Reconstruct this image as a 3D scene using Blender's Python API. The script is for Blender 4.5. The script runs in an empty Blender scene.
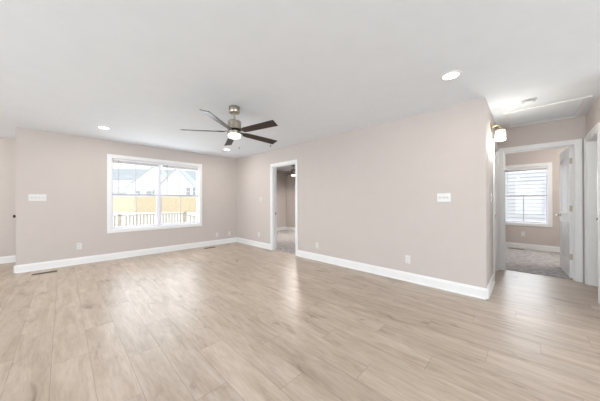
import bpy, bmesh, math, random
from mathutils import Vector, Matrix
random.seed(4)
PI = math.pi
R = math.radians
scn = bpy.context.scene
C = scn.collection

# ------------------------------------------------------------------ camera, world, exposure
W_PX, H_PX, F_PX = 600, 401, 231.446
cam_d = bpy.data.cameras.new('camera')
cam = bpy.data.objects.new('camera', cam_d)
C.objects.link(cam)
cam_d.sensor_fit = 'HORIZONTAL'
cam_d.sensor_width = 36.0
cam_d.lens = 36.0 * F_PX / W_PX
cam_d.clip_start = 0.02
cam_d.clip_end = 400
EYE = 1.196
yaw, pit, rol = R(45.713), R(0.122), R(-0.119)
fwd = Vector((math.sin(yaw), math.cos(yaw), 0)); rgt = Vector((math.cos(yaw), -math.sin(yaw), 0)); up = Vector((0, 0, 1))
F_ = fwd * math.cos(pit) + up * math.sin(pit)
U_ = up * math.cos(pit) - fwd * math.sin(pit)
R_ = rgt * math.cos(rol) + U_ * math.sin(rol)
U_ = U_ * math.cos(rol) - rgt * math.sin(rol)
cam.matrix_world = Matrix(((R_.x, U_.x, -F_.x, 0), (R_.y, U_.y, -F_.y, 0), (R_.z, U_.z, -F_.z, EYE), (0, 0, 0, 1)))
scn.camera = cam

scn.view_settings.view_transform = 'Standard'
scn.view_settings.look = 'None'
scn.view_settings.gamma = 1
scn.view_settings.use_curve_mapping = False
scn.view_settings.exposure = 0.13

wd = bpy.data.worlds.new('world'); scn.world = wd
wd.use_nodes = True
nt = wd.node_tree; nt.nodes.clear()
wo = nt.nodes.new('ShaderNodeOutputWorld'); bg = nt.nodes.new('ShaderNodeBackground')
tc = nt.nodes.new('ShaderNodeTexCoord'); nz = nt.nodes.new('ShaderNodeTexNoise'); rp = nt.nodes.new('ShaderNodeValToRGB')
nz.inputs['Scale'].default_value = 2.0; nz.inputs['Detail'].default_value = 4
rp.color_ramp.elements[0].position = 0.35; rp.color_ramp.elements[0].color = (0.86, 0.93, 1.0, 1)
rp.color_ramp.elements[1].position = 0.65; rp.color_ramp.elements[1].color = (1, 1, 1, 1)
nt.links.new(tc.outputs['Generated'], nz.inputs['Vector']); nt.links.new(nz.outputs['Fac'], rp.inputs['Fac'])
nt.links.new(rp.outputs['Color'], bg.inputs['Color']); nt.links.new(bg.outputs[0], wo.inputs[0])
bg.inputs['Strength'].default_value = 1.5

H = 2.44                                # ceiling
XA, YB = 3.58, 6.086                    # long wall, window wall
YL, YR, XF = 0.345, -0.624, 5.301       # hall side walls and hall end wall
X0 = -0.547                              # free end of the window wall
YREC = 7.25                             # far wall of the recess
XW, YS = -4.2, -4.0                     # unseen walls behind the camera
T = 0.12

def area(name, loc, rot, sx, sy, energy, col=(1, 1, 1)):
    l = bpy.data.lights.new(name, 'AREA'); l.shape = 'RECTANGLE'; l.size = sx; l.size_y = sy
    l.energy = energy; l.color = col
    o = bpy.data.objects.new(name, l); C.objects.link(o); o.location = loc; o.rotation_euler = rot
    return o
DAY = (0.88, 0.94, 1.0)
# daylight entering the windows in the walls behind the camera
area('daylight_rear', (0.6, YS + 0.03, 1.3), (R(90), 0, 0), 4.6, 1.9, 132, DAY)
area('daylight_side', (XW + 0.03, 1.6, 1.3), (R(90), 0, R(-90)), 4.6, 1.9, 168, DAY)
area('daylight_window', (1.59, YB + 0.22, 1.36), (R(-90), 0, 0), 1.75, 1.45, 30, DAY)
area('daylight_bedroom', (8.2, 0.04, 1.32), (R(90), 0, R(90)), 0.8, 1.4, 22, DAY)

# ------------------------------------------------------------------ materials
MATS = {}
def mat(name, col, rough=0.5, metal=0.0, noise=None, bump=0.0, bscale=200.0, emis=None, estr=0.0, coat=0.0, spec=None):
    """Principled material; noise = (scale, second colour)."""
    m = bpy.data.materials.new(name); m.use_nodes = True
    n = m.node_tree.nodes; L = m.node_tree.links; p = n['Principled BSDF']
    p.inputs['Base Color'].default_value = (*col, 1); p.inputs['Roughness'].default_value = rough
    p.inputs['Metallic'].default_value = metal
    p.inputs['Coat Weight'].default_value = coat
    if spec is not None: p.inputs['Specular IOR Level'].default_value = spec
    t = n.new('ShaderNodeTexCoord')
    sc, c2 = noise if noise else (6.0, tuple(c * 0.985 for c in col))
    a = n.new('ShaderNodeTexNoise'); a.inputs['Scale'].default_value = sc; a.inputs['Detail'].default_value = 4
    r = n.new('ShaderNodeValToRGB'); r.color_ramp.elements[0].color = (*col, 1); r.color_ramp.elements[1].color = (*c2, 1)
    r.color_ramp.elements[0].position = 0.38; r.color_ramp.elements[1].position = 0.62
    L.new(t.outputs['Object'], a.inputs['Vector']); L.new(a.outputs['Fac'], r.inputs['Fac']); L.new(r.outputs['Color'], p.inputs['Base Color'])
    if bump:
        b = n.new('ShaderNodeBump'); b.inputs['Strength'].default_value = bump; b.inputs['Distance'].default_value = 0.002
        q = n.new('ShaderNodeTexNoise'); q.inputs['Scale'].default_value = bscale; q.inputs['Detail'].default_value = 3
        L.new(t.outputs['Object'], q.inputs['Vector']); L.new(q.outputs['Fac'], b.inputs['Height']); L.new(b.outputs[0], p.inputs['Normal'])
    if emis:
        p.inputs['Emission Color'].default_value = (*emis, 1); p.inputs['Emission Strength'].default_value = estr
    MATS[name] = m
    return m

M_WALL = mat('wall_paint', (0.56, 0.508, 0.478), 0.75, bump=0.15, bscale=350)
M_CEIL = mat('ceiling_paint', (0.80, 0.845, 0.885), 0.85, bump=0.2, bscale=300)
M_TRIM = mat('trim_paint', (0.80, 0.805, 0.80), 0.35)
M_DOOR = mat('door_paint', (0.84, 0.84, 0.84), 0.55)
M_VINYL = mat('window_vinyl', (0.78, 0.78, 0.84), 0.35)
M_BACKLIT = mat('backlit_vinyl', (0.48, 0.48, 0.53), 0.4)  # vinyl greyed so the backlit shade is in its colour
M_PLATE = mat('white_plastic', (0.68, 0.68, 0.66), 0.3)
M_SLOT = mat('dark_slot', (0.05, 0.05, 0.05), 0.6)
M_TOGG = mat('toggle_plastic', (0.62, 0.62, 0.6), 0.35)
M_NICKEL = mat('brushed_nickel', (0.44, 0.41, 0.34), 0.34, 1.0, noise=(40, (0.36, 0.33, 0.27)))
M_BRASS = mat('antique_brass', (0.55, 0.45, 0.26), 0.35, 1.0, noise=(30, (0.45, 0.36, 0.2)))
M_SATIN = mat('satin_hinge', (0.50, 0.46, 0.36), 0.4, 0.9)
M_BLACK = mat('dark_bronze', (0.02, 0.018, 0.016), 0.35, 0.6)
M_VENT = mat('bronze_vent', (0.13, 0.095, 0.06), 0.5, 0.3)
M_HOOK = mat('dark_hook', (0.08, 0.08, 0.08), 0.4, 0.5)
M_LAMP = mat('lit_diffuser', (0.9, 0.9, 0.9), 0.4, emis=(1.0, 0.97, 0.92), estr=5.0)
M_FANLT = mat('fan_glass_lit', (0.9, 0.9, 0.88), 0.4, emis=(1.0, 0.95, 0.86), estr=1.6)
M_BULB = mat('bulb_lit', (0.9, 0.9, 0.88), 0.4, emis=(1.0, 0.95, 0.85), estr=6.0)
M_BLIND = mat('blind_vinyl', (0.80, 0.80, 0.80), 0.45)
M_WAND = mat('blind_wand', (0.36, 0.38, 0.38), 0.3)
M_RAILWD = mat('weathered_lumber', (0.86, 0.81, 0.70), 0.8, noise=(12, (0.78, 0.73, 0.61)))
M_FENCE = mat('pale_pine', (0.76, 0.655, 0.455), 0.8, noise=(3, (0.71, 0.60, 0.41)))
M_CONC = mat('pale_concrete', (0.88, 0.88, 0.87), 0.9, noise=(1.2, (0.82, 0.82, 0.80)))
M_SIDE = mat('white_siding', (0.90, 0.91, 0.92), 0.6)
M_SIDE2 = mat('cream_siding', (0.74, 0.74, 0.68), 0.6)
M_ROOF = mat('grey_shingles', (0.52, 0.56, 0.58), 0.9, noise=(5, (0.46, 0.50, 0.52)))
M_ROOF2 = mat('pale_shingles', (0.62, 0.66, 0.67), 0.9, noise=(5, (0.56, 0.60, 0.61)))
M_NEAR = mat('near_siding', (0.80, 0.82, 0.84), 0.6)
M_HGLASS = mat('house_window_glass', (0.42, 0.46, 0.50), 0.2)

def walnut():
    m = mat('dark_walnut', (0.030, 0.016, 0.012), 0.38, noise=(9, (0.016, 0.009, 0.007)), coat=0.1)
    n = m.node_tree.nodes; L = m.node_tree.links
    mp = n.new('ShaderNodeMapping'); mp.inputs['Scale'].default_value = (1.0, 14.0, 1.0)
    t = [x for x in n if x.type == 'TEX_COORD'][0]; a = [x for x in n if x.type == 'TEX_NOISE'][0]
    L.new(t.outputs['Object'], mp.inputs[0]); L.new(mp.outputs[0], a.inputs['Vector'])
    return m
M_WALNUT = walnut()

def glass_mat(name, tint=(1, 1, 1), refl=0.015, diffuse=0.0):
    m = bpy.data.materials.new(name); m.use_nodes = True
    n = m.node_tree.nodes; L = m.node_tree.links; n.clear()
    o = n.new('ShaderNodeOutputMaterial'); tr = n.new('ShaderNodeBsdfTransparent'); gl = n.new('ShaderNodeBsdfGlossy')
    tr.inputs['Color'].default_value = (*tint, 1); gl.inputs['Roughness'].default_value = 0.03
    mx = n.new('ShaderNodeMixShader'); mx.inputs[0].default_value = refl
    L.new(tr.outputs[0], mx.inputs[1]); L.new(gl.outputs[0], mx.inputs[2])
    last = mx
    if diffuse:
        d = n.new('ShaderNodeBsdfTranslucent'); m2 = n.new('ShaderNodeMixShader'); m2.inputs[0].default_value = diffuse
        L.new(mx.outputs[0], m2.inputs[1]); L.new(d.outputs[0], m2.inputs[2]); last = m2
    L.new(last.outputs[0], o.inputs[0])
    return m
M_GLASS = glass_mat('clear_pane')
M_SHADE = glass_mat('seeded_glass', (0.93, 0.93, 0.91), 0.10, 0.10)

def floor_mat():
    m = bpy.data.materials.new('oak_laminate'); m.use_nodes = True
    n = m.node_tree.nodes; L = m.node_tree.links; p = n['Principled BSDF']
    def math_(op, a, b=None, c=None):
        x = n.new('ShaderNodeMath'); x.operation = op
        for i, v in enumerate((a, b, c)):
            if v is None: continue
            if isinstance(v, (int, float)): x.inputs[i].default_value = v
            else: L.new(v, x.inputs[i])
        return x.outputs[0]
    t = n.new('ShaderNodeTexCoord'); s = n.new('ShaderNodeSeparateXYZ'); L.new(t.outputs['Object'], s.inputs[0])
    PW, PL = 0.2045, 1.22
    fx = math_('DIVIDE', math_('ADD', s.outputs['X'], 0.263), PW)
    row = math_('FLOOR', fx); u = math_('FRACT', fx)
    fy = math_('ADD', math_('DIVIDE', math_('SUBTRACT', s.outputs['Y'], 3.239), PL), math_('MULTIPLY', row, 0.623))
    col = math_('FLOOR', fy); v = math_('FRACT', fy)
    cb = n.new('ShaderNodeCombineXYZ'); L.new(row, cb.inputs[0]); L.new(col, cb.inputs[1])
    wn = n.new('ShaderNodeTexWhiteNoise'); wn.noise_dimensions = '2D'; L.new(cb.outputs[0], wn.inputs['Vector'])
    sv = n.new('ShaderNodeSeparateColor'); L.new(wn.outputs['Color'], sv.inputs[0])
    # grain coordinates shifted per plank
    cb2 = n.new('ShaderNodeCombineXYZ')
    L.new(math_('ADD', math_('MULTIPLY', s.outputs['X'], 1.0), math_('MULTIPLY', sv.outputs[0], 37.0)), cb2.inputs[0])
    L.new(math_('ADD', math_('MULTIPLY', s.outputs['Y'], 0.14), math_('MULTIPLY', sv.outputs[1], 23.0)), cb2.inputs[1])
    L.new(math_('MULTIPLY', sv.outputs[2], 11.0), cb2.inputs[2])
    def noise(vec, sc, det, dist=0.0, rough=0.55):
        a = n.new('ShaderNodeTexNoise'); a.inputs['Scale'].default_value = sc; a.inputs['Detail'].default_value = det
        a.inputs['Distortion'].default_value = dist; a.inputs['Roughness'].default_value = rough
        L.new(vec, a.inputs['Vector']); return a.outputs['Fac']
    fine = noise(cb2.outputs[0], 60, 5, 0.3)
    broad = noise(cb2.outputs[0], 9, 4, 1.2)
    cb3 = n.new('ShaderNodeCombineXYZ')
    L.new(math_('ADD', s.outputs['X'], math_('MULTIPLY', sv.outputs[1], 19.0)), cb3.inputs[0])
    L.new(math_('ADD', math_('MULTIPLY', s.outputs['Y'], 0.40), math_('MULTIPLY', sv.outputs[0], 29.0)), cb3.inputs[1])
    knot = noise(cb3.outputs[0], 6.5, 3, 0.9)
    def ramp(fac, stops):
        r = n.new('ShaderNodeValToRGB'); e = r.color_ramp.elements
        e[0].position, e[0].color = stops[0][0], (*stops[0][1], 1); e[1].position, e[1].color = stops[-1][0], (*stops[-1][1], 1)
        for q, c in stops[1:-1]:
            k = e.new(q); k.color = (*c, 1)
        L.new(fac, r.inputs['Fac']); return r.outputs['Color']
    base = ramp(broad, [(0.28, (0.41, 0.32, 0.245)), (0.5, (0.50, 0.41, 0.33)), (0.75, (0.585, 0.50, 0.42))])
    def mix(mode, fac, a, b):
        x = n.new('ShaderNodeMix'); x.data_type = 'RGBA'; x.blend_type = mode
        if isinstance(fac, (int, float)): x.inputs['Factor'].default_value = fac
        else: L.new(fac, x.inputs['Factor'])
        for k, q in (('A', a), ('B', b)):
            sk = [i for i in x.inputs if i.name == k and i.type == 'RGBA'][0]
            if isinstance(q, tuple): sk.default_value = (*q, 1)
            else: L.new(q, sk)
        return [o for o in x.outputs if o.type == 'RGBA'][0]
    c1 = mix('MULTIPLY', 1.0, base, ramp(fine, [(0.3, (0.86, 0.85, 0.84)), (0.6, (1.0, 1.0, 1.0))]))
    c2 = mix('MULTIPLY', 1.0, c1, ramp(knot, [(0.24, (0.55, 0.50, 0.46)), (0.37, (0.94, 0.93, 0.92)), (0.5, (1.0, 1.0, 1.0))]))
    tone = ramp(sv.outputs[2], [(0.0, (0.93, 0.925, 0.92)), (1.0, (1.05, 1.045, 1.04))])
    c3 = mix('MULTIPLY', 1.0, c2, tone)
    # seams
    eu = math_('MULTIPLY', math_('MINIMUM', u, math_('SUBTRACT', 1.0, u)), PW)
    ev = math_('MULTIPLY', math_('MINIMUM', v, math_('SUBTRACT', 1.0, v)), PL)
    seam = math_('LESS_THAN', math_('MINIMUM', eu, ev), 0.0014)
    c4 = mix('MIX', math_('MULTIPLY', seam, 0.55), c3, (0.17, 0.12, 0.09))
    L.new(c4, p.inputs['Base Color'])
    L.new(math_('ADD', math_('MULTIPLY', fine, 0.12), 0.30), p.inputs['Roughness'])
    p.inputs['Specular IOR Level'].default_value = 0.5
    b = n.new('ShaderNodeBump'); b.inputs['Strength'].default_value = 0.12; b.inputs['Distance'].default_value = 0.001
    L.new(math_('SUBTRACT', fine, math_('MULTIPLY', seam, 1.0)), b.inputs['Height']); L.new(b.outputs[0], p.inputs['Normal'])
    return m
M_FLOOR = floor_mat()
M_CARPET = mat('grey_carpet', (0.31, 0.29, 0.29), 0.95, noise=(13.0, (0.50, 0.465, 0.45)), bump=0.9, bscale=130)

# ------------------------------------------------------------------ helpers
def add_box(bm, x0, x1, y0, y1, z0, z1, M=None):
    if x0 > x1: x0, x1 = x1, x0
    if y0 > y1: y0, y1 = y1, y0
    if z0 > z1: z0, z1 = z1, z0
    v = [Vector((x, y, z)) for z in (z0, z1) for (x, y) in ((x0, y0), (x1, y0), (x1, y1), (x0, y1))]
    if M: v = [M @ q for q in v]
    v = [bm.verts.new(q) for q in v]
    fs = [(3, 2, 1, 0), (4, 5, 6, 7), (0, 1, 5, 4), (1, 2, 6, 5), (2, 3, 7, 6), (3, 0, 4, 7)]
    return [bm.faces.new([v[i] for i in f]) for f in fs]
def add_lathe(bm, prof, M=None, seg=32):
    """prof = [(r, z)] revolved about z; ends are closed when r = 0."""
    rings = []
    for r, z in prof:
        if r < 1e-6: q = [Vector((0, 0, z))]
        else: q = [Vector((r * math.cos(2 * PI * k / seg), r * math.sin(2 * PI * k / seg), z)) for k in range(seg)]
        rings.append([bm.verts.new(M @ p if M else p) for p in q])
    for a, b in zip(rings, rings[1:]):
        for k in range(seg):
            k2 = (k + 1) % seg
            if len(a) == 1 and len(b) == 1: continue
            if len(a) == 1: bm.faces.new((a[0], b[k], b[k2]))
            elif len(b) == 1: bm.faces.new((a[k], a[k2], b[0]))
            else: bm.faces.new((a[k], a[k2], b[k2], b[k]))
def add_tube(bm, pts, r, seg=12):
    pts = [Vector(p) for p in pts]; rings = []
    for i, p in enumerate(pts):
        d = (pts[min(i + 1, len(pts) - 1)] - pts[max(i - 1, 0)]).normalized()
        a = d.orthogonal().normalized() if i == 0 else (prev - d * prev.dot(d)).normalized()
        prev = a; b = d.cross(a); rr = r[i] if isinstance(r, (list, tuple)) else r
        rings.append([bm.verts.new(p + (a * math.cos(2 * PI * k / seg) + b * math.sin(2 * PI * k / seg)) * rr) for k in range(seg)])
    for a, b in zip(rings, rings[1:]):
        for k in range(seg): bm.faces.new((a[k], a[(k + 1) % seg], b[(k + 1) % seg], b[k]))
    bm.faces.new(list(reversed(rings[0]))); bm.faces.new(rings[-1])
def add_prism(bm, poly, M, depth):
    """poly in the local xy plane, extruded along local z by depth, then moved by M."""
    a = [bm.verts.new(M @ Vector((x, y, 0))) for x, y in poly]; b = [bm.verts.new(M @ Vector((x, y, depth))) for x, y in poly]
    bm.faces.new(list(reversed(a))); bm.faces.new(b)
    for i in range(len(a)):
        j = (i + 1) % len(a); bm.faces.new((a[i], a[j], b[j], b[i]))
def obj(name, bm, m, parent=None, smooth=False, bevel=0.0, angle=35):
    bmesh.ops.recalc_face_normals(bm, faces=bm.faces)
    me = bpy.data.meshes.new(name); bm.to_mesh(me); bm.free(); me.materials.append(m)
    o = bpy.data.objects.new(name, me); C.objects.link(o)
    if smooth:
        for p in me.polygons: p.use_smooth = True
        me.set_sharp_from_angle(angle=R(angle))
    if bevel:
        b = o.modifiers.new('bevel', 'BEVEL'); b.width = bevel; b.segments = 2; b.limit_method = 'ANGLE'
    if parent: o.parent = parent
    return o
def boxes(name, lst, m, parent=None, bevel=0.0, kind=None):
    bm = bmesh.new()
    for b in lst: add_box(bm, *b)
    o = obj(name, bm, m, parent, bevel=bevel)
    if kind: o['kind'] = kind
    return o
def struct(name, lst, m, bevel=0.0): return boxes(name, lst, m, None, bevel, 'structure')
def thing(name, label, cat, loc=(0, 0, 0), rot=(0, 0, 0), group=None, kind=None):
    o = bpy.data.objects.new(name, None); C.objects.link(o); o.location = loc; o.rotation_euler = rot
    o.empty_display_size = 0.1
    if label: o['label'] = label
    if cat: o['category'] = cat
    if group: o['group'] = group
    if kind: o['kind'] = kind
    return o
def dup(root, loc, rz, label, group=None, name=None):
    r = root.copy(); C.objects.link(r); r.location = loc; r.rotation_euler = (0, 0, rz); r['label'] = label
    if group: r['group'] = group
    for ch in list(root.children):
        c = ch.copy(); C.objects.link(c); c.parent = r
        for g in ch.children:
            d = g.copy(); C.objects.link(d); d.parent = c
    return r

# ------------------------------------------------------------------ room shell
struct('floor', [(XW - T, XF + 0.06, YS - T, YREC + T, -0.08, 0.0)], M_FLOOR)
struct('ceiling', [(XW - T, 8.07, YS - T, YREC + T, H, H + 0.1)], M_CEIL)
# carpets
ROOM2 = (XA + 0.06, 6.5, 2.9, 7.15)      # second bedroom, seen through the far doorway
BED = (XF + 0.06, 7.95, -2.2, 1.5)       # bedroom at the end of the hall
struct('floor_bedroom', [(XF + 0.06, BED[1], BED[2], BED[3], -0.08, 0.008)], M_CARPET)
struct('floor_second_bedroom', [(ROOM2[0], ROOM2[1], ROOM2[2], ROOM2[3], -0.078, 0.008)], M_CARPET)

DT = 2.04        # height of the door openings
# window wall with its window opening
wx0, wx1, wz0, wz1 = 0.695, 2.486, 0.615, 2.095
struct('wall_back', [(X0, wx0, YB, YB + T, 0, H), (wx1, XA + T, YB, YB + T, 0, H), (wx0, wx1, YB, YB + T, 0, wz0), (wx0, wx1, YB, YB + T, wz1, H),
                     (X0, X0 + T, YB + T, YREC, 0, H)], M_WALL)
struct('wall_recess', [(XW, X0 + T, YREC, YREC + T, 0, H)], M_WALL)
# long wall, with the doorway to the second bedroom
DA, DB = 3.622, 4.432
struct('wall_right', [(XA, XA + T, YL, DA, 0, H), (XA, XA + T, DB, YB, 0, H), (XA, XA + T, DA, DB, DT, H)], M_WALL)
# hall side walls, each with a doorway
LA, LB = 4.495, 5.185
struct('wall_hall_side', [(XA + T, LA, YL, YL + T, 0, H), (LB, XF, YL, YL + T, 0, H), (LA, LB, YL, YL + T, DT, H)], M_WALL)
RA, RB = 4.44, 5.205
struct('wall_hall_near', [(XA, RA, YR - T, YR, 0, H), (RB, XF, YR - T, YR, 0, H), (RA, RB, YR - T, YR, DT, H), (XA, XA + T, YS, YR - T, 0, H)], M_WALL)
# hall end wall with the bedroom doorway
EA, EB = -0.534, 0.281
struct('wall_hall_end', [(XF, XF + T, BED[2], EA, 0, H), (XF, XF + T, EB, BED[3], 0, H), (XF, XF + T, EA, EB, DT, H)], M_WALL)
# bedroom beyond the hall
BW = (-0.375, 0.455, 0.635, 2.02)
struct('wall_bedroom', [(7.95, 8.07, BED[2], BW[0], 0, H), (7.95, 8.07, BW[1], BED[3], 0, H), (7.95, 8.07, BW[0], BW[1], 0, BW[2]), (7.95, 8.07, BW[0], BW[1], BW[3], H),
                        (XF, 8.07, BED[2] - T, BED[2], 0, H), (XF, 8.07, BED[3], BED[3] + T, 0, H)], M_WALL)
struct('wall_second_bedroom', [(XA + T, 6.5, 7.15, 7.27, 0, H), (6.5, 6.62, ROOM2[2], 7.27, 0, H), (XA + T, 6.62, ROOM2[2] - T, ROOM2[2], 0, H), (XA, XA + T, YB + T, 7.27, 0, H)], M_WALL)
# walls behind the camera, with large windows
struct('wall_rear', [(XW, -1.7, YS - T, YS, 0, H), (2.9, XA + T, YS - T, YS, 0, H), (-1.7, 2.9, YS - T, YS, 0, 0.35), (-1.7, 2.9, YS - T, YS, 2.25, H)], M_WALL)
struct('wall_left', [(XW - T, XW, YS - T, -0.7, 0, H), (XW - T, XW, 3.9, YREC + T, 0, H), (XW - T, XW, -0.7, 3.9, 0, 0.35), (XW - T, XW, -0.7, 3.9, 2.25, H)], M_WALL)

# ------------------------------------------------------------------ baseboards
BBH, BBT = 0.133, 0.014
PROF = [(0, 0), (0.021, 0), (0.021, 0.010), (0.017, 0.018), (BBT, 0.020), (BBT, BBH - 0.028), (BBT - 0.004, BBH - 0.018), (BBT - 0.006, BBH - 0.004), (0.003, BBH), (0, BBH)]
def baseboard(name, runs):
    """runs = [(p0, p1, normal, ext0, ext1)] along the wall foot; ext lengthen the run to fill a corner."""
    bm = bmesh.new()
    for p0, p1, nrm in runs:
        p0, p1, nn = Vector((*p0, 0)), Vector((*p1, 0)), Vector((*nrm, 0))
        d = p1 - p0; L_ = d.length; d.normalize()
        M = Matrix(((nn.x, 0, d.x, p0.x), (nn.y, 0, d.y, p0.y), (0, 1, 0, 0), (0, 0, 0, 1)))
        add_prism(bm, PROF, M, L_)
    o = obj(name, bm, M_TRIM); o['kind'] = 'structure'
    return o
e = 0.021
CW = 0.064      # casing width
baseboard('baseboard_back', [((X0 - e, YB), (XA, YB), (0, -1)), ((X0, YB - e), (X0, 6.33), (-1, 0))])
baseboard('baseboard_recess', [((XW, YREC), (X0, YREC), (0, -1))])
baseboard('baseboard_right', [((XA, YL - e), (XA, DA - CW), (-1, 0)), ((XA, DB + CW), (XA, YB), (-1, 0)), ((XA - e, YL), (LA - CW, YL), (0, -1))])
baseboard('baseboard_hall', [((LB + CW, YL), (XF, YL), (0, -1)), ((XA, YR), (RA - CW, YR), (0, 1))])
baseboard('baseboard_bedroom', [((7.95, BED[2]), (7.95, BED[3]), (-1, 0)), ((BED[0] + 0.06, BED[2]), (7.95, BED[2]), (0, 1)), ((BED[0] + 0.06, BED[3]), (7.95, BED[3]), (0, -1))])
baseboard('baseboard_second_bedroom', [((XA + T, 7.15), (6.5, 7.15), (0, -1)), ((6.5, ROOM2[2]), (6.5, 7.15), (-1, 0))])

# ------------------------------------------------------------------ door casings
def casing_profile_boxes(axis, face, out, a, b, zt, cw=CW, rv=0.004):
    """Casing round an opening a..b; axis 'x': wall runs along x at y=face, out = -1/+1 the room side."""
    th, th2 = 0.018 * out, 0.011 * out
    L_ = []
    def bx(p, q, z0, z1, t):
        if axis == 'x': L_.append((p, q, face, face + t, z0, z1))
        else: L_.append((face, face + t, p, q, z0, z1))
    o1 = cw * 0.45
    # outer thick band and inner thin band
    bx(a - cw, a - cw + o1, 0, zt + cw - o1, th); bx(a - cw + o1, a + rv, 0, zt - rv, th2)
    bx(b + cw - o1, b + cw, 0, zt + cw - o1, th); bx(b - rv, b + cw - o1, 0, zt - rv, th2)
    bx(a - cw, b + cw, zt + cw - o1, zt + cw, th); bx(a - cw + o1, b + cw - o1, zt - rv, zt + cw - o1, th2)
    return L_
def frame_boxes(axis, f0, f1, a, b, zt, stop=None, j=0.012):
    """Jamb lining between the faces f0..f1 with a door stop centred at stop."""
    L_ = []
    def bx(p, q, g0, g1, z0, z1):
        if axis == 'x': L_.append((p, q, g0, g1, z0, z1))
        else: L_.append((g0, g1, p, q, z0, z1))
    bx(a, a + j, f0, f1, 0, zt); bx(b - j, b, f0, f1, 0, zt); bx(a + j, b - j, f0, f1, zt - j, zt)
    if stop is not None:
        s0, s1 = stop - 0.017, stop + 0.017
        bx(a + j, a + j + 0.011, s0, s1, 0, zt - j); bx(b - j - 0.011, b - j, s0, s1, 0, zt - j); bx(a + j + 0.011, b - j - 0.011, s0, s1, zt - j - 0.011, zt - j)
    return L_
struct('trim_1', casing_profile_boxes('y', XA, -1, DA, DB, DT) + frame_boxes('y', XA, XA + T, DA, DB, DT, XA + 0.055) + casing_profile_boxes('y', XA + T, 1, DA, DB, DT), M_TRIM, 0.0015)
struct('trim_2', casing_profile_boxes('y', XF, -1, EA, EB, DT, 0.058, 0.013) + frame_boxes('y', XF, XF + T, EA, EB, DT, XF + 0.06, 0.018) + casing_profile_boxes('y', XF + T, 1, EA, EB, DT, 0.058, 0.013), M_TRIM, 0.0015)
struct('trim_3', casing_profile_boxes('x', YL, -1, LA, LB, DT) + frame_boxes('x', YL, YL + T, LA, LB, DT), M_TRIM, 0.0015)
struct('trim_4', casing_profile_boxes('x', YR, 1, RA, RB, DT) + frame_boxes('x', YR - T, YR, RA, RB, DT), M_TRIM, 0.0015)
struct('trim_5', casing_profile_boxes('y', X0, -1, 6.40, 7.13, DT), M_TRIM, 0.0015)
for (n_, bx_) in (('strike_plate', (XA + 0.075, XA + 0.105, DB - 0.0135, DB - 0.0115, 0.86, 0.92)),):
    o = boxes(n_, [bx_], M_BLACK); o.parent = bpy.data.objects['trim_1']; o['label'] = 'dark metal strike plate'

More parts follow.
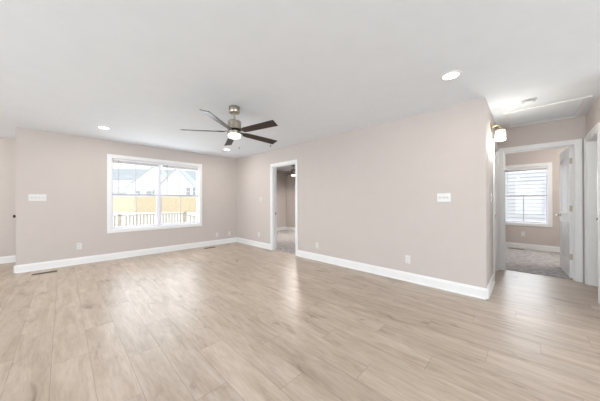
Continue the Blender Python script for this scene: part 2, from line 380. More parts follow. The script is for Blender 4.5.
# ------------------------------------------------------------------ doors
def panel_outline(w0, w1, z0, z1, arch, seg=14):
    if not arch: return [(w0, z0), (w1, z0), (w1, z1), (w0, z1)]
    pts = [(w0, z0), (w1, z0)]
    cx = (w0 + w1) / 2; hw = (w1 - w0) / 2
    for k in range(seg + 1):
        a = PI * k / seg
        pts.append((cx + hw * math.cos(a), z1 - arch + arch * math.sin(a) ** 0.8))
    return pts
def make_door(name, w, h, knob, hinges=True, knob_mat=M_NICKEL, kind='structure', lever=False, small=False):
    """Two-panel arch-top door, hinge edge at x=0, runs +x, thickness y 0..0.035, panels on both faces."""
    root = thing(name, None, None, kind=kind)
    th = 0.035
    bm = bmesh.new()
    st = 0.115
    P1 = (st, w - st, 0.98, h - 0.13); P2 = (st, w - st, 0.22, 0.83)
    # core slab, thinner, then raised stiles and rails
    add_box(bm, 0, w, 0.006, th - 0.006, 0, h)
    for y0, y1 in ((0, 0.006), (th - 0.006, th)):
        add_box(bm, 0, st, y0, y1, 0, h); add_box(bm, w - st, w, y0, y1, 0, h)
        add_box(bm, st, w - st, y0, y1, 0, P2[2]); add_box(bm, st, w - st, y0, y1, P2[3], P1[2])
        # top rail whose lower edge is an arch
        arch = 0.09; cx = w / 2; hw = (w - 2 * st) / 2
        top = [(st, h), (w - st, h)]
        low = [(cx + hw * math.cos(PI * k / 16), P1[3] - arch + arch * math.sin(PI * k / 16)) for k in range(17)]
        poly = [(w - st, h)] + [(st, h)] + list(reversed(low))
        M = Matrix(((1, 0, 0, 0), (0, 0, 1, y0), (0, 1, 0, 0), (0, 0, 0, 1)))
        add_prism(bm, poly, M, y1 - y0)
    # raised moulding loops round the panel openings
    def ring(outer, inner, y0, y1):
        n_ = len(outer)
        M = Matrix(((1, 0, 0, 0), (0, 0, 1, 0), (0, 1, 0, 0), (0, 0, 0, 1)))
        A = [[bm.verts.new(M @ Vector((x, z, y))) for x, z in poly] for poly in (outer, inner) for y in (y0, y1)]
        o0, o1, i0, i1 = A
        for i in range(n_):
            j = (i + 1) % n_
            for q in ((o0, o1), (i1, i0), (o1, i1), (i0, o0)):
                bm.faces.new((q[0][i], q[0][j], q[1][j], q[1][i]))
    def outline(a0, a1, b0, b1, arc, g):
        if not arc: return [(a0 + g, b0 + g), (a1 - g, b0 + g), (a1 - g, b1 - g), (a0 + g, b1 - g)]
        cx_ = (a0 + a1) / 2; hw_ = (a1 - a0) / 2 - g
        return [(a0 + g, b0 + g), (a1 - g, b0 + g)] + [(cx_ + hw_ * math.cos(PI * k / 16), b1 - g - arc + arc * math.sin(PI * k / 16)) for k in range(17)]
    for P_, arc_ in ((P1, 0.09), (P2, 0)):
        for y0, y1 in ((-0.004, 0.006), (th - 0.006, th + 0.004)):
            ring(outline(*P_, arc_, -0.006), outline(*P_, arc_, 0.012), y0, y1)
    obj('door_slab', bm, M_DOOR, root, bevel=0.002)
    for (a0, a1, b0, b1, arc) in ((*P1, 0.09), (*P2, 0)):
        g = 0.028
        bm = bmesh.new()
        for y0, y1 in ((0.002, 0.008), (th - 0.008, th - 0.002)):
            if arc:
                cx = (a0 + a1) / 2; hw = (a1 - a0) / 2 - g
                poly = [(a0 + g, b0 + g), (a1 - g, b0 + g)] + [(cx + hw * math.cos(PI * k / 16), b1 - g - arc * 0.9 + arc * 0.9 * math.sin(PI * k / 16)) for k in range(17)]
            else: poly = [(a0 + g, b0 + g), (a1 - g, b0 + g), (a1 - g, b1 - g), (a0 + g, b1 - g)]
            M = Matrix(((1, 0, 0, 0), (0, 0, 1, y0), (0, 1, 0, 0), (0, 0, 0, 1)))
            add_prism(bm, poly, M, y1 - y0)
        obj('door_panel', bm, M_DOOR, root, bevel=0.003)
    if hinges:
        for z in (0.32, 1.06, 1.79):
            bm = bmesh.new()
            add_box(bm, -0.0025, 0.0, 0.003, 0.032, z - 0.045, z + 0.045)
            add_lathe(bm, [(0, z - 0.05), (0.006, z - 0.05), (0.006, z + 0.05), (0, z + 0.05)], Matrix.Translation((-0.004, hinges, 0)), 12)
            obj('hinge', bm, M_SATIN, root, smooth=True)
    for side in (-1, 1):
        if knob == 'one' and side > 0: continue
        bm = bmesh.new()
        y = 0 if side < 0 else th
        Mk = Matrix.Translation((w - 0.065, y, 0.93)) @ Matrix.Rotation(R(90) * (1 if side < 0 else -1), 4, 'X')
        if small:
            add_lathe(bm, [(0, 0), (0.022, 0), (0.022, 0.004), (0.009, 0.008), (0.009, 0.014), (0.017, 0.018), (0.018, 0.028), (0, 0.034)], Mk, 24)
        elif lever:
            add_lathe(bm, [(0, 0), (0.030, 0), (0.030, 0.006), (0.012, 0.010), (0.010, 0.045), (0, 0.045)], Mk, 24)
            add_tube(bm, [(w - 0.065, y + side * 0.045, 0.93), (w - 0.09, y + side * 0.05, 0.932), (w - 0.17, y + side * 0.046, 0.928)], [0.010, 0.009, 0.007], 12)
        else:
            add_lathe(bm, [(0, 0), (0.031, 0), (0.031, 0.005), (0.012, 0.010), (0.011, 0.03), (0.022, 0.036), (0.027, 0.048), (0.024, 0.060), (0, 0.064)], Mk, 24)
        obj('door_knob' if not lever else 'door_lever', bm, knob_mat, root, smooth=True)
    return root
# open bedroom door: hinged on the near jamb of the hall end doorway, swung into the bedroom
d = make_door('door_1', 0.772, 2.015, 'both', hinges=-0.004, lever=True); d.location = (XF + T + 0.008, -0.5115, 0.012); d.rotation_euler = (0, 0, R(3.2))
# closed door in the side of the hall
d = make_door('door_2', RB - RA - 0.032, DT - 0.03, 'both', hinges=0, knob_mat=M_BLACK, small=True); d.location = (RA + 0.016, YR - 0.138, 0.01)
d = make_door('door_3', LB - LA - 0.032, DT - 0.03, 'both', hinges=0); d.location = (LA + 0.016, YL + 0.078, 0.01)
# door on the side of the recess: only its knob peeks past the wall end
d = make_door('door_4', 0.71, DT - 0.03, 'one', hinges=0, knob_mat=M_BLACK); d.location = (X0 - 0.004, 7.12, 0.005); d.rotation_euler = (0, 0, R(-90))

# ------------------------------------------------------------------ windows
def make_window(name, W, Hh, units, muntin_upper=True):
    """Origin at the bottom centre of the opening on the room face, wall behind is +y. units = [(x0, x1)] sash openings."""
    root = thing(name, None, None, kind='structure')
    cw = 0.068; a, b = -W / 2, W / 2
    cs = [(a - cw, a + 0.004, -0.018, 0, -cw, Hh + cw), (b - 0.004, b + cw, -0.018, 0, -cw, Hh + cw), (a, b, -0.018, 0, Hh - 0.004, Hh + cw), (a, b, -0.018, 0, -cw, 0.004)]
    boxes('window_casing', cs, M_TRIM, root, 0.003)
    lin = [(a, a + 0.012, 0, T, 0, Hh), (b - 0.012, b, 0, T, 0, Hh), (a, b, 0, T, Hh - 0.012, Hh), (a, b, 0, T, 0, 0.012)]
    for (u0, u1), (v0, v1) in zip(units, units[1:]): lin.append((u1, v0, 0.03, T, 0, Hh))
    boxes('window_frame', lin, M_VINYL, root, 0.002)
    mid = 0.715 + 0.0
    for (u0, u1) in units:
        mid = Hh * 0.483
        r = 0.026
        lo = [(u0, u0 + r, 0.055, 0.08, 0.012, mid + 0.02), (u1 - r, u1, 0.055, 0.08, 0.012, mid + 0.02), (u0 + r, u1 - r, 0.055, 0.08, 0.012, 0.05), (u0 + r, u1 - r, 0.055, 0.08, mid - 0.018, mid + 0.02)]
        s = boxes('lower_sash', lo, M_VINYL, root, 0.002)
        boxes('glass_pane', [(u0 + r, u1 - r, 0.068, 0.071, 0.05, mid - 0.018)], M_GLASS, s)
        boxes('meeting_shade_strip', [(u0, u1, 0.050, 0.056, mid + 0.002, mid + 0.020), (u0, u1, 0.05, 0.085, mid + 0.020, mid + 0.024)], M_BACKLIT, s)  # added grey strip, paints the shaded look of the backlit meeting rail
        c = (u0 + u1) / 2
        boxes('muntin', [(c - 0.007, c + 0.007, 0.062, 0.076, 0.05, mid - 0.018)], M_BACKLIT, s)
        boxes('sash_lock', [(c - 0.03, c + 0.03, 0.045, 0.055, mid + 0.022, mid + 0.034)], M_VINYL, s, 0.003)
        hi = [(u0, u0 + r, 0.085, 0.11, mid - 0.02, Hh - 0.012), (u1 - r, u1, 0.085, 0.11, mid - 0.02, Hh - 0.012), (u0 + r, u1 - r, 0.085, 0.11, mid - 0.02, mid + 0.018), (u0 + r, u1 - r, 0.085, 0.11, Hh - 0.05, Hh - 0.012)]
        s = boxes('upper_sash', hi, M_VINYL, root, 0.002)
        boxes('glass_pane', [(u0 + r, u1 - r, 0.098, 0.101, mid + 0.018, Hh - 0.05)], M_GLASS, s)
        if muntin_upper: boxes('muntin', [(c - 0.007, c + 0.007, 0.092, 0.106, mid + 0.018, Hh - 0.05)], M_BACKLIT, s)
    return root
WC = (wx0 + wx1) / 2
w = make_window('window_1', wx1 - wx0, wz1 - wz0, [(0.707 - WC, 1.549 - WC), (1.600 - WC, 2.474 - WC)]); w.location = (WC, YB, wz0)
BC = (BW[0] + BW[1]) / 2; BWd = BW[1] - BW[0]
w = make_window('window_2', BWd, BW[3] - BW[2], [(-BWd / 2 + 0.012, BWd / 2 - 0.012)], False); w.location = (7.95, BC, BW[2]); w.rotation_euler = (0, 0, R(-90))
# the living room windows behind the camera
for i, (loc, rz) in enumerate((((0.6, YS, 0.35), R(180)), ((XW, 1.6, 0.35), R(90)))):
    ww = make_window('window_%d' % (3 + i), 4.6, 1.9, [(-2.288, -0.79), (-0.74, 0.74), (0.79, 2.288)]); ww.location = loc; ww.rotation_euler = (0, 0, rz)

# raised blinds
def make_blind(label, wd_, wand_len, group=None):
    root = thing('window_blind', label, 'blind', group=group)
    boxes('headrail', [(-wd_ / 2, wd_ / 2, 0.006, 0.044, -0.035, 0)], M_BLIND, root, 0.003)
    bm = bmesh.new()
    for k in range(9): add_box(bm, -wd_ / 2 + 0.008, wd_ / 2 - 0.008, 0.004, 0.044, -0.040 - 0.0045 * k, -0.0375 - 0.0045 * k)
    obj('slat_stack', bm, M_BLIND, root)
    boxes('bottom_rail', [(-wd_ / 2 + 0.006, wd_ / 2 - 0.006, 0.004, 0.044, -0.092, -0.079)], M_BLIND, root, 0.003)
    bm = bmesh.new(); add_tube(bm, [(-wd_ / 2 + 0.10, 0.0, -0.03), (-wd_ / 2 + 0.10, -0.004, -0.05), (-wd_ / 2 + 0.10, -0.004, -wand_len)], 0.0055, 8)
    obj('tilt_wand', bm, M_WAND, root, smooth=True)
    return root
b = make_blind('white blind drawn up with a long thin wand, in the window half closer to the blank wall end', 0.82, 0.72); b.location = (1.128, YB + 0.003, wz1 - 0.014)
b['label'] = 'raised white blind with wand, in the half of the two-part window nearer the four-switch plate'
b2 = dup(b, (2.04, YB + 0.003, wz1 - 0.014), 0, 'raised white blind with wand, in the half of the two-part window nearer the room corner')
b3 = make_blind('raised white blind with thin wand, in the bedroom window beyond the hall', BWd - 0.03, 0.65)
b3.location = (7.953, BC, BW[3] - 0.014); b3.rotation_euler = (0, 0, R(-90))

# ------------------------------------------------------------------ ceiling fan
FZ = 2.108
def make_fan(label, a0=R(-75.2), pitch=R(15)):
    root = thing('ceiling_fan', label, 'ceiling fan')
    def lathe(name, prof, m, parent=root, **k):
        bm = bmesh.new(); add_lathe(bm, prof, None, 48); return obj(name, bm, m, parent, smooth=True, **k)
    lathe('ceiling_canopy', [(0, 2.44), (0.069, 2.44), (0.070, 2.436), (0.070, 2.368), (0.066, 2.361), (0.022, 2.357), (0.022, 2.350), (0, 2.350)], M_NICKEL)
    lathe('downrod', [(0, 2.38), (0.0125, 2.38), (0.0125, 2.275), (0.024, 2.268), (0.030, 2.25), (0, 2.25)], M_NICKEL)
    lathe('motor_housing', [(0, 2.262), (0.040, 2.262), (0.078, 2.252), (0.085, 2.244), (0.085, 2.165), (0.092, 2.158), (0.092, 2.142), (0, 2.142)], M_NICKEL)
    lathe('blade_hub', [(0, 2.142), (0.070, 2.142), (0.070, 2.118), (0, 2.118)], M_BLACK)
    lathe('light_kit', [(0, 2.118), (0.082, 2.118), (0.088, 2.110), (0.086, 2.078), (0, 2.078)], M_NICKEL)
    lathe('lamp_glass', [(0.078, 2.078), (0.080, 2.074), (0.080, 2.044), (0.072, 2.032), (0.05, 2.026), (0, 2.022)], M_FANLT)
    for k in range(5):
        bm = bmesh.new()
        # blade with a straight, slightly raked tip
        w0, w1 = 0.048, 0.058
        poly = [(0.135, -w0 * 0.8), (0.20, -w0), (0.64, -w1), (0.668, -w1 * 0.97), (0.660, w1), (0.20, w0), (0.135, w0 * 0.8)]
        add_prism(bm, poly, Matrix.Translation((0, 0, -0.0035)), 0.007)
        bl = obj('fan_blade', bm, M_WALNUT, root, bevel=0.0015)
        mb = Matrix.Translation((0, 0, FZ)) @ Matrix.Rotation(R(2.8), 4, Vector((-math.sin(R(35)), math.cos(R(35)), 0))) @ Matrix.Rotation(a0 + k * R(72), 4, 'Z') @ Matrix.Rotation(-pitch, 4, 'X')
        bl.matrix_local = mb
        bm = bmesh.new()
        add_box(bm, 0.06, 0.12, -0.016, 0.016, 0.006, 0.013)
        add_prism(bm, [(0.115, -0.016), (0.20, -0.03), (0.215, -0.02), (0.215, 0.02), (0.20, 0.03), (0.115, 0.016)], Matrix.Translation((0, 0, 0.0035)), 0.006)
        br = obj('blade_bracket', bm, M_BLACK, root, bevel=0.001)
        br.matrix_local = mb
    return root
fan = make_fan('five-blade walnut and nickel ceiling fan with lit drum lamp, hanging in the living room'); fan.location = (1.585, 2.755, 0)
fan2 = dup(fan, (5.40, 5.57, 0), R(20), 'ceiling fan with lit lamp seen through the tall narrow doorway')
def point(name, loc, energy, col, rad=0.05):
    l = bpy.data.lights.new(name, 'POINT'); l.energy = energy; l.color = col; l.shadow_soft_size = rad
    o = bpy.data.objects.new(name, l); C.objects.link(o); o.location = loc
WARM = (1.0, 0.93, 0.84)
for x, y, en in ((1.585, 2.755, 6), (5.40, 5.57, 45)):
    l = bpy.data.lights.new('fan_beam', 'AREA'); l.shape = 'DISK'; l.size = 0.14; l.energy = en; l.color = (1, 0.96, 0.91)
    o = bpy.data.objects.new('fan_beam', l); C.objects.link(o); o.location = (x, y, 2.016)

# ------------------------------------------------------------------ recessed lights
def make_can(label):
    root = thing('recessed_light', label, 'ceiling light', group=None)
    bm = bmesh.new(); add_lathe(bm, [(0.066, 0), (0.070, -0.006), (0.090, -0.004), (0.093, 0.0)], None, 40)
    obj('trim_ring', bm, M_TRIM, root, smooth=True)
    bm = bmesh.new(); add_lathe(bm, [(0.068, -0.0045), (0, -0.0045)], None, 40)
    obj('lens', bm, M_LAMP, root)
    return root
c1 = make_can('lit recessed ceiling light close to the hall opening'); c1.location = (2.693, 0.53, H)
CANS = [(0.486, 5.092, 'lit recessed ceiling light above the wall stretch between switch plate and window'), (2.763, 5.148, 'lit recessed ceiling light just below the fan, near the room corner')]
for x, y, lb in CANS: dup(c1, (x, y, H), 0, lb)
for x, y in ((0.486, 5.092), (2.763, 5.148), (2.693, 0.53)):
    l = bpy.data.lights.new('can_beam', 'AREA'); l.shape = 'DISK'; l.size = 0.13; l.energy = 7 if y > 2 else 4; l.color = WARM
    o = bpy.data.objects.new('can_beam', l); C.objects.link(o); o.location = (x, y, H - 0.012)

# unseen flush lamps, added to brighten the bedroom and the recess
def make_fill_lamp(label, loc, energy):
    t = thing('added_fill_lamp', label, 'ceiling light', loc)
    bm = bmesh.new(); add_lathe(bm, [(0, 0), (0.15, 0), (0.155, -0.02), (0.14, -0.03), (0, -0.03)], None, 40); obj('lamp_base', bm, M_NICKEL, t, smooth=True)
    bm = bmesh.new(); add_lathe(bm, [(0.135, -0.03), (0.125, -0.06), (0.08, -0.085), (0, -0.095)], None, 40); obj('lamp_shade', bm, M_LAMP, t, smooth=True)
    l = bpy.data.lights.new('fill_lamp_beam', 'POINT'); l.energy = energy; l.color = (1.0, 0.93, 0.84); l.shadow_soft_size = 0.1
    o = bpy.data.objects.new('fill_lamp_beam', l); C.objects.link(o); o.location = (loc[0], loc[1], loc[2] - 0.25)
make_fill_lamp('added unseen flush lamp brightening the bedroom past the hall', (6.6, -1.1, H), 44)
make_fill_lamp('added unseen flush lamp brightening the recess past the window wall', (-2.3, 6.4, H), 36)

# ------------------------------------------------------------------ wall lamp in the hall
t = thing('wall_lamp', 'lit brass wall lamp with clear glass jar shade in the hall', 'wall lamp', (4.12, YL, 2.205))
bm = bmesh.new(); add_lathe(bm, [(0, 0), (0.058, 0), (0.058, 0.008), (0.045, 0.016), (0.018, 0.022), (0, 0.024)], Matrix.Rotation(R(90), 4, 'X'), 32)
obj('back_plate', bm, M_BRASS, t, smooth=True)
bm = bmesh.new(); add_tube(bm, [(0, -0.015, 0), (0, -0.05, 0.012), (0, -0.085, 0.010), (0, -0.100, -0.012), (0, -0.102, -0.035)], 0.008, 12)
obj('arm', bm, M_BRASS, t, smooth=True)
bm = bmesh.new(); add_lathe(bm, [(0, -0.028), (0.022, -0.028), (0.030, -0.040), (0.030, -0.058), (0, -0.058)], Matrix.Translation((0, -0.102, 0)), 24)
obj('shade_holder', bm, M_BRASS, t, smooth=True)
bm = bmesh.new(); add_lathe(bm, [(0.028, -0.050), (0.052, -0.056), (0.057, -0.066), (0.059, -0.200), (0.056, -0.200), (0.054, -0.067), (0.050, -0.059), (0.028, -0.053)], Matrix.Translation((0, -0.102, 0)), 36)
obj('glass_shade', bm, M_SHADE, t, smooth=True)
bm = bmesh.new(); add_lathe(bm, [(0, -0.058), (0.013, -0.058), (0.015, -0.085), (0.030, -0.115), (0.032, -0.135), (0.022, -0.160), (0, -0.168)], Matrix.Translation((0, -0.102, 0)), 24)
obj('bulb', bm, M_BULB, t, smooth=True)
point('wall_lamp_light', (4.12, YL - 0.102, 2.01), 12.0, (1.0, 0.96, 0.91), 0.07)

# ------------------------------------------------------------------ ceiling fittings
t = thing('smoke_detector', 'round white smoke detector on the hall ceiling', 'smoke detector', (4.03, -0.03, H))
bm = bmesh.new(); add_lathe(bm, [(0, 0), (0.070, 0), (0.070, -0.010), (0.066, -0.013), (0, -0.013)], None, 36); obj('base_plate', bm, M_PLATE, t, smooth=True)
bm = bmesh.new(); add_lathe(bm, [(0.052, -0.013), (0.052, -0.019), (0, -0.019)], None, 36); obj('vent_gap', bm, M_SLOT, t, smooth=True)
bm = bmesh.new(); add_lathe(bm, [(0.060, -0.018), (0.060, -0.028), (0.048, -0.038), (0, -0.040)], None, 36); obj('detector_cover', bm, M_PLATE, t, smooth=True)

t = thing('attic_hatch', 'white framed attic access hatch in the hall ceiling', 'hatch', (0, 0, 0))
hx0, hx1, hy0, hy1 = 4.372, 5.285, -0.568, 0.229; hw = 0.05
boxes('hatch_frame', [(hx0, hx0 + hw, hy0, hy1, H - 0.016, H), (hx1 - hw, hx1, hy0, hy1, H - 0.016, H), (hx0 + hw, hx1 - hw, hy0, hy0 + hw, H - 0.016, H), (hx0 + hw, hx1 - hw, hy1 - hw, hy1, H - 0.016, H)], M_TRIM, t, 0.003)
boxes('hatch_panel', [(hx0 + hw + 0.004, hx1 - hw - 0.004, hy0 + hw + 0.010, hy1 - hw - 0.004, H - 0.006, H)], M_CEIL, t, 0.001)

for lb, x, y in (('small dark hook in the ceiling beside the fan lamp, out from the room corner', 2.855, 4.745), ('small dark hook in the ceiling above the tall narrow doorway', 3.231, 4.066)):
    bm = bmesh.new(); add_lathe(bm, [(0, 0), (0.018, 0), (0.018, -0.004), (0.005, -0.008), (0.005, -0.018), (0, -0.018)], None, 16)
    add_tube(bm, [(0.012 * math.sin(R(q)), 0, -0.028 + 0.012 * math.cos(R(q))) for q in range(0, 290, 24)], 0.0035, 8)
    o = obj('ceiling_hook', bm, M_HOOK, None, smooth=True); o.location = (x, y, H); o['label'] = lb; o['category'] = 'hook'

# ------------------------------------------------------------------ switch plates and outlets (local: face towards -y, wall at y=0)
def plate_bm(w, h):
    bm = bmesh.new(); add_box(bm, -w / 2, w / 2, -0.006, 0, -h / 2, h / 2); return bm
def make_switch(n_, label, loc, rz, group=None):
    w = 0.07 + 0.046 * (n_ - 1)
    root = thing('switch_plate', label, 'light switch', loc, (0, 0, rz), group)
    obj('plate', plate_bm(w, 0.117), M_PLATE, root, bevel=0.003)
    for k in range(n_):
        x = (k - (n_ - 1) / 2) * 0.046
        bm = bmesh.new()
        M = Matrix.Translation((x, -0.008, 0)) @ Matrix.Rotation(R(20), 4, 'X')
        add_box(bm, -0.0055, 0.0055, -0.010, 0.004, -0.013, 0.013, M)
        tg = obj('toggle', bm, M_TOGG, root, bevel=0.001)
    return root
def make_outlet(label, loc, rz):
    root = thing('wall_outlet', label, 'outlet', loc, (0, 0, rz))
    obj('plate', plate_bm(0.072, 0.117), M_PLATE, root, bevel=0.003)
    for z in (-0.027, 0.027):
        bm = bmesh.new(); add_box(bm, -0.016, 0.016, -0.0085, -0.005, z - 0.017, z + 0.017)
        s = obj('socket', bm, M_PLATE, root, bevel=0.003)
        boxes('socket_slot', [(-0.008, -0.006, -0.0089, -0.0082, z - 0.004, z + 0.008), (0.006, 0.008, -0.0089, -0.0082, z - 0.004, z + 0.008), (-0.002, 0.002, -0.0089, -0.0082, z - 0.012, z - 0.008)], M_SLOT, s)
    return root
make_switch(4, 'white four-gang switch plate at the free end of the window wall', (-0.305, YB, 1.265), 0)
make_switch(3, 'white three-gang switch plate on the long blank wall near the hall', (XA, 0.788, 1.239), R(-90))
make_switch(1, 'single switch plate between the room corner and the tall narrow doorway', (XA, 4.90, 1.24), R(-90))
make_switch(1, 'single switch plate on the hall wall beneath the brass lamp', (4.12, YL, 1.235), 0)
o1 = make_outlet('white outlet on the window wall, below the four-gang switch and beside the window', (0.218, YB, 0.345), 0)
for x, y, z, rz, lb in ((2.96, YB, 0.268, 0, 'white outlet under the window edge, first of the pair before the room corner'),
                        (3.335, YB, 0.268, 0, 'white outlet on the window wall closest to the room corner'),
                        (XA, 4.995, 0.325, R(-90), 'white outlet between the room corner and the tall narrow doorway'),
                        (XA, 3.01, 0.30, R(-90), 'white outlet on the long wall just past the tall narrow doorway'),
                        (XA, 1.256, 0.325, R(-90), 'white outlet low on the long wall, near the three-gang switch'),
                        (7.95, 0.05, 0.368, R(-90), 'white outlet under the bedroom window seen through the hall')):
    dup(o1, (x, y, z), rz, lb)

# ------------------------------------------------------------------ floor registers
def make_vent(label, loc, rz, L_=0.30, W_=0.10):
    root = thing('floor_register', label, 'floor vent', loc, (0, 0, rz))
    boxes('vent_frame', [(-L_ / 2, L_ / 2, -W_ / 2, -W_ / 2 + 0.014, 0, 0.005), (-L_ / 2, L_ / 2, W_ / 2 - 0.014, W_ / 2, 0, 0.005), (-L_ / 2, -L_ / 2 + 0.016, -W_ / 2, W_ / 2, 0, 0.005), (L_ / 2 - 0.016, L_ / 2, -W_ / 2, W_ / 2, 0, 0.005)], M_VENT, root, 0.001)
    boxes('damper', [(-L_ / 2 + 0.01, L_ / 2 - 0.01, -W_ / 2 + 0.01, W_ / 2 - 0.01, 0, 0.001)], M_SLOT, root)
    bm = bmesh.new()
    for k in range(18):
        x = -L_ / 2 + 0.024 + k * (L_ - 0.048) / 17
        add_box(bm, x - 0.003, x + 0.003, -W_ / 2 + 0.012, W_ / 2 - 0.012, 0.001, 0.004)
    add_box(bm, -L_ / 2 + 0.012, L_ / 2 - 0.012, -0.003, 0.003, 0.001, 0.0045)
    obj('grille', bm, M_VENT, root)
    return root
v1 = make_vent('dark bronze floor register below the four-gang switch plate', (-0.21, 5.772, 0), 0, 0.29, 0.09)
dup(v1, (2.63, 5.80, 0), 0, 'dark bronze floor register between the window and the room corner')
dup(v1, (7.80, 0.17, 0.008), R(90), 'dark floor register in the bedroom carpet under the window')

# ------------------------------------------------------------------ outdoors, seen through the windows
struct('ground', [(-60, 120, YREC + 0.3, 140, -0.3, -0.15), (8.6, 60, -40, YREC + 0.3, -0.3, -0.15)], M_CONC)
struct('porch_deck', [(-3.0, 3.5, YREC + 0.15, 9.0, -0.15, -0.10)], M_RAILWD)
t = thing('porch_railing', 'pale wooden porch railing with square balusters outside the window', 'railing', (0, 8.8, -0.10))
boxes('top_rail', [(-1.2, 3.10, -0.045, 0.045, 0.85, 0.885)], M_RAILWD, t, 0.004)
boxes('bottom_rail', [(-1.2, 3.10, -0.02, 0.02, 0.10, 0.14)], M_RAILWD, t, 0.004)
for x in (-1.15, 1.20, 3.08): boxes('post', [(x - 0.045, x + 0.045, -0.045, 0.045, 0, 0.93)], M_RAILWD, t, 0.004)
x = -1.03
while x < 3.02:
    if abs(x - 1.20) > 0.08:
        boxes('baluster', [(x - 0.018, x + 0.018, -0.018, 0.018, 0.14, 0.85)], M_RAILWD, t)
    x += 0.092
t = thing('stair_railing', 'pale wooden stair railing running down from the porch', 'railing', (3.14, 8.8, -0.10))
def bar(x0, z0, x1, z1, hw_, th_):
    bm = bmesh.new(); add_prism(bm, [(x0, z0), (x1, z1), (x1, z1 + hw_), (x0, z0 + hw_)], Matrix(((1, 0, 0, 0), (0, 0, 1, -th_ / 2), (0, 1, 0, 0), (0, 0, 0, 1))), th_); return bm
obj('top_rail', bar(0.0, 0.78, 1.3, 0.42, 0.04, 0.08), M_RAILWD, t); obj('bottom_rail', bar(0.0, 0.12, 1.3, -0.03, 0.04, 0.04), M_RAILWD, t)
for k in range(9): obj('baluster', bar(0.1 + k * 0.135, 0.12 - 0.0156 * k, 0.14 + k * 0.135, 0.115 - 0.0156 * k, 0.66 - k * 0.022, 0.035), M_RAILWD, t)
obj('post', bar(1.28, -0.05, 1.37, -0.05, 0.55, 0.09), M_RAILWD, t)

# board fence, a line 28 m away square to the street (perpendicular to the sight line of the window)
t = thing('board_fence', 'long pale yellow board fence across the yard beyond the porch', 'fence', (2.0, 38.0, -0.15), (0, 0, R(-45.7)))
bm = bmesh.new()
x = -14.0
while x < 26.0:
    add_box(bm, x, x + 0.138, -0.012, 0.012, 0.05, 1.93); x += 0.142
obj('fence_boards', bm, M_FENCE, t)
boxes('fence_rail', [(-14, 26, 0.012, 0.05, zz, zz + 0.09) for zz in (0.3, 1.0, 1.65)], M_FENCE, t)

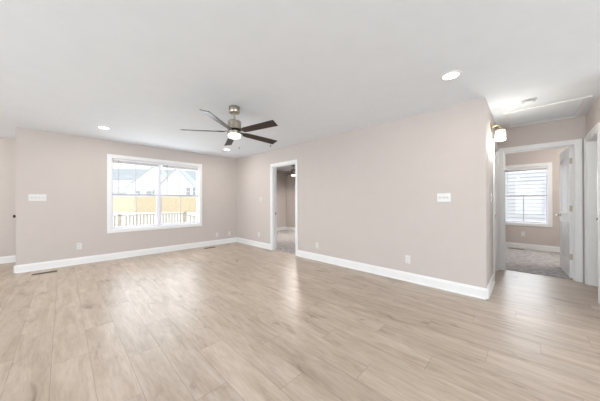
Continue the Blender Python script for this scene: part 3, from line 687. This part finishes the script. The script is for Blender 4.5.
def lap_siding(bm, x0, x1, z0, z1, step, th=0.018, gable=None, gap=0.0):
    """Lap boards on the local -y face; gable = apex height above z1."""
    z = z0
    top = z1 + (gable or 0)
    while z < top - 0.01:
        zt = min(z + step, top)
        def half(zz):
            if not gable or zz <= z1: return (x1 - x0) / 2
            return (x1 - x0) / 2 * (1 - (zz - z1) / gable)
        c = (x0 + x1) / 2; h0, h1 = half(z), half(zt)
        z = z + gap
        v = [bm.verts.new(q) for q in ((c - h0, -th, z), (c + h0, -th, z), (c + h1, -th * (0.75 if gap else 0.13), zt), (c - h1, -th * (0.75 if gap else 0.13), zt), (c - h0, 0.0, z), (c + h0, 0.0, z))]
        bm.faces.new(v[:4]); bm.faces.new((v[4], v[5], v[1], v[0]))
        z = zt
def make_house(label, loc, rz, W_, D_, zeave, rise, sidem, roofm, wins=(), ridge='y', step=0.4):
    t = thing('neighbour_house', label, 'house', loc, (0, 0, rz))
    bm = bmesh.new()
    if ridge == 'y':      # gable end faces the viewer (-y)
        add_box(bm, -W_ / 2, W_ / 2, 0, D_, 0, zeave)
        add_prism(bm, [(-W_ / 2, zeave), (W_ / 2, zeave), (0, zeave + rise)], Matrix(((1, 0, 0, 0), (0, 0, 1, 0), (0, 1, 0, 0), (0, 0, 0, 1))), D_)
        lap_siding(bm, -W_ / 2, W_ / 2, 0, zeave, step, 0.03, rise)
        obj('house_wall', bm, sidem, t)
        bm = bmesh.new(); s = rise / (W_ / 2); ov = 0.4
        for sg in (-1, 1):
            add_prism(bm, [(0, zeave + rise + 0.22), (sg * (W_ / 2 + ov), zeave - ov * s + 0.22), (sg * (W_ / 2 + ov), zeave - ov * s), (0, zeave + rise)], Matrix(((1, 0, 0, 0), (0, 0, 1, -0.35), (0, 1, 0, 0), (0, 0, 0, 1))), D_ + 0.7)
        obj('house_roof', bm, roofm, t)
    else:
        add_box(bm, -W_ / 2, W_ / 2, 0, D_, 0, zeave)
        add_prism(bm, [(0, zeave), (D_, zeave), (D_ / 2, zeave + rise)], Matrix(((0, 0, 1, -W_ / 2), (1, 0, 0, 0), (0, 1, 0, 0), (0, 0, 0, 1))), W_)
        lap_siding(bm, -W_ / 2, W_ / 2, 0, zeave, step, 0.03 if step > 0.2 else 0.045, None, 0.0 if step > 0.2 else 0.013)
        obj('house_wall', bm, sidem, t)
        bm = bmesh.new(); s = rise / (D_ / 2); ov = 0.5
        for y0, y1 in ((-ov, D_ / 2), (D_ + ov, D_ / 2)):
            add_prism(bm, [(y0, zeave - ov * s), (y1, zeave + rise), (y1, zeave + rise + 0.22), (y0, zeave - ov * s + 0.22)], Matrix(((0, 0, 1, -W_ / 2 - 0.4), (1, 0, 0, 0), (0, 1, 0, 0), (0, 0, 0, 1))), W_ + 0.8)
        obj('house_roof', bm, roofm, t)
    for (x, z, w_, h_) in wins:
        f = boxes('house_window', [(x - w_ / 2, x + w_ / 2, -0.08, 0, z, z + 0.09), (x - w_ / 2, x + w_ / 2, -0.08, 0, z + h_ - 0.09, z + h_), (x - w_ / 2, x - w_ / 2 + 0.09, -0.08, 0, z, z + h_), (x + w_ / 2 - 0.09, x + w_ / 2, -0.08, 0, z, z + h_), (x - w_ / 2, x + w_ / 2, -0.08, 0, z + h_ / 2 - 0.03, z + h_ / 2 + 0.03)], M_SIDE, t)
        boxes('window_pane', [(x - w_ / 2 + 0.05, x + w_ / 2 - 0.05, -0.05, -0.02, z + 0.05, z + h_ - 0.05)], M_HGLASS, f)
    return t
def pix(u, v, D):          # a place in the world D metres ahead of the eye, used to site the far houses
    q = F_ + R_ * ((u - 300) / F_PX) + U_ * ((200.5 - v) / F_PX)
    return Vector((0, 0, EYE)) + q * D
AIM = R(-30)
p = pix(177, 200, 38); make_house('white gabled house with two upper windows, tallest of the houses past the fence', (p.x, p.y, -0.15), AIM, 6.6, 9, 3.0, 3.8, M_SIDE, M_ROOF2, [(1.7, 2.2, 0.75, 1.5), (2.6, 2.2, 0.6, 1.5)])
p = pix(212, 200, 66); make_house('house with a broad grey roof behind the tall white gable', (p.x, p.y, -0.15), AIM, 15, 9, 4.6, 5.6, M_SIDE, M_ROOF, [(-3, 2.0, 0.8, 1.4)], 'x')
p = pix(153, 200, 52); make_house('low white gabled house with small windows past the fence, beside the window mullion', (p.x, p.y, -0.15), R(-36), 10.4, 4, 4.6, 4.4, M_SIDE, M_ROOF2, [(-3.1, 2.5, 1.2, 1.2), (-0.8, 2.5, 1.2, 1.2)])
p = pix(125, 200, 84); make_house('wide house with a long grey roof, farthest off past the fence', (p.x, p.y, -0.15), R(-38), 30, 10, 9.6, 4.0, M_SIDE, M_ROOF, [], 'x')
p = pix(116, 200, 60); make_house('low cream house with a pale roof past the fence, by the window frame', (p.x, p.y, -0.15), R(-38), 14, 6, 3.8, 1.4, M_SIDE2, M_ROOF2, [(2.5, 1.9, 2.0, 1.4)], 'x')
# neighbour outside the bedroom window
make_house('white lap-sided house close outside the bedroom window', (11.0, 0, -0.15), R(-90), 14, 6, 5.2, 2.0, M_NEAR, M_ROOF, [], 'x', 0.125)
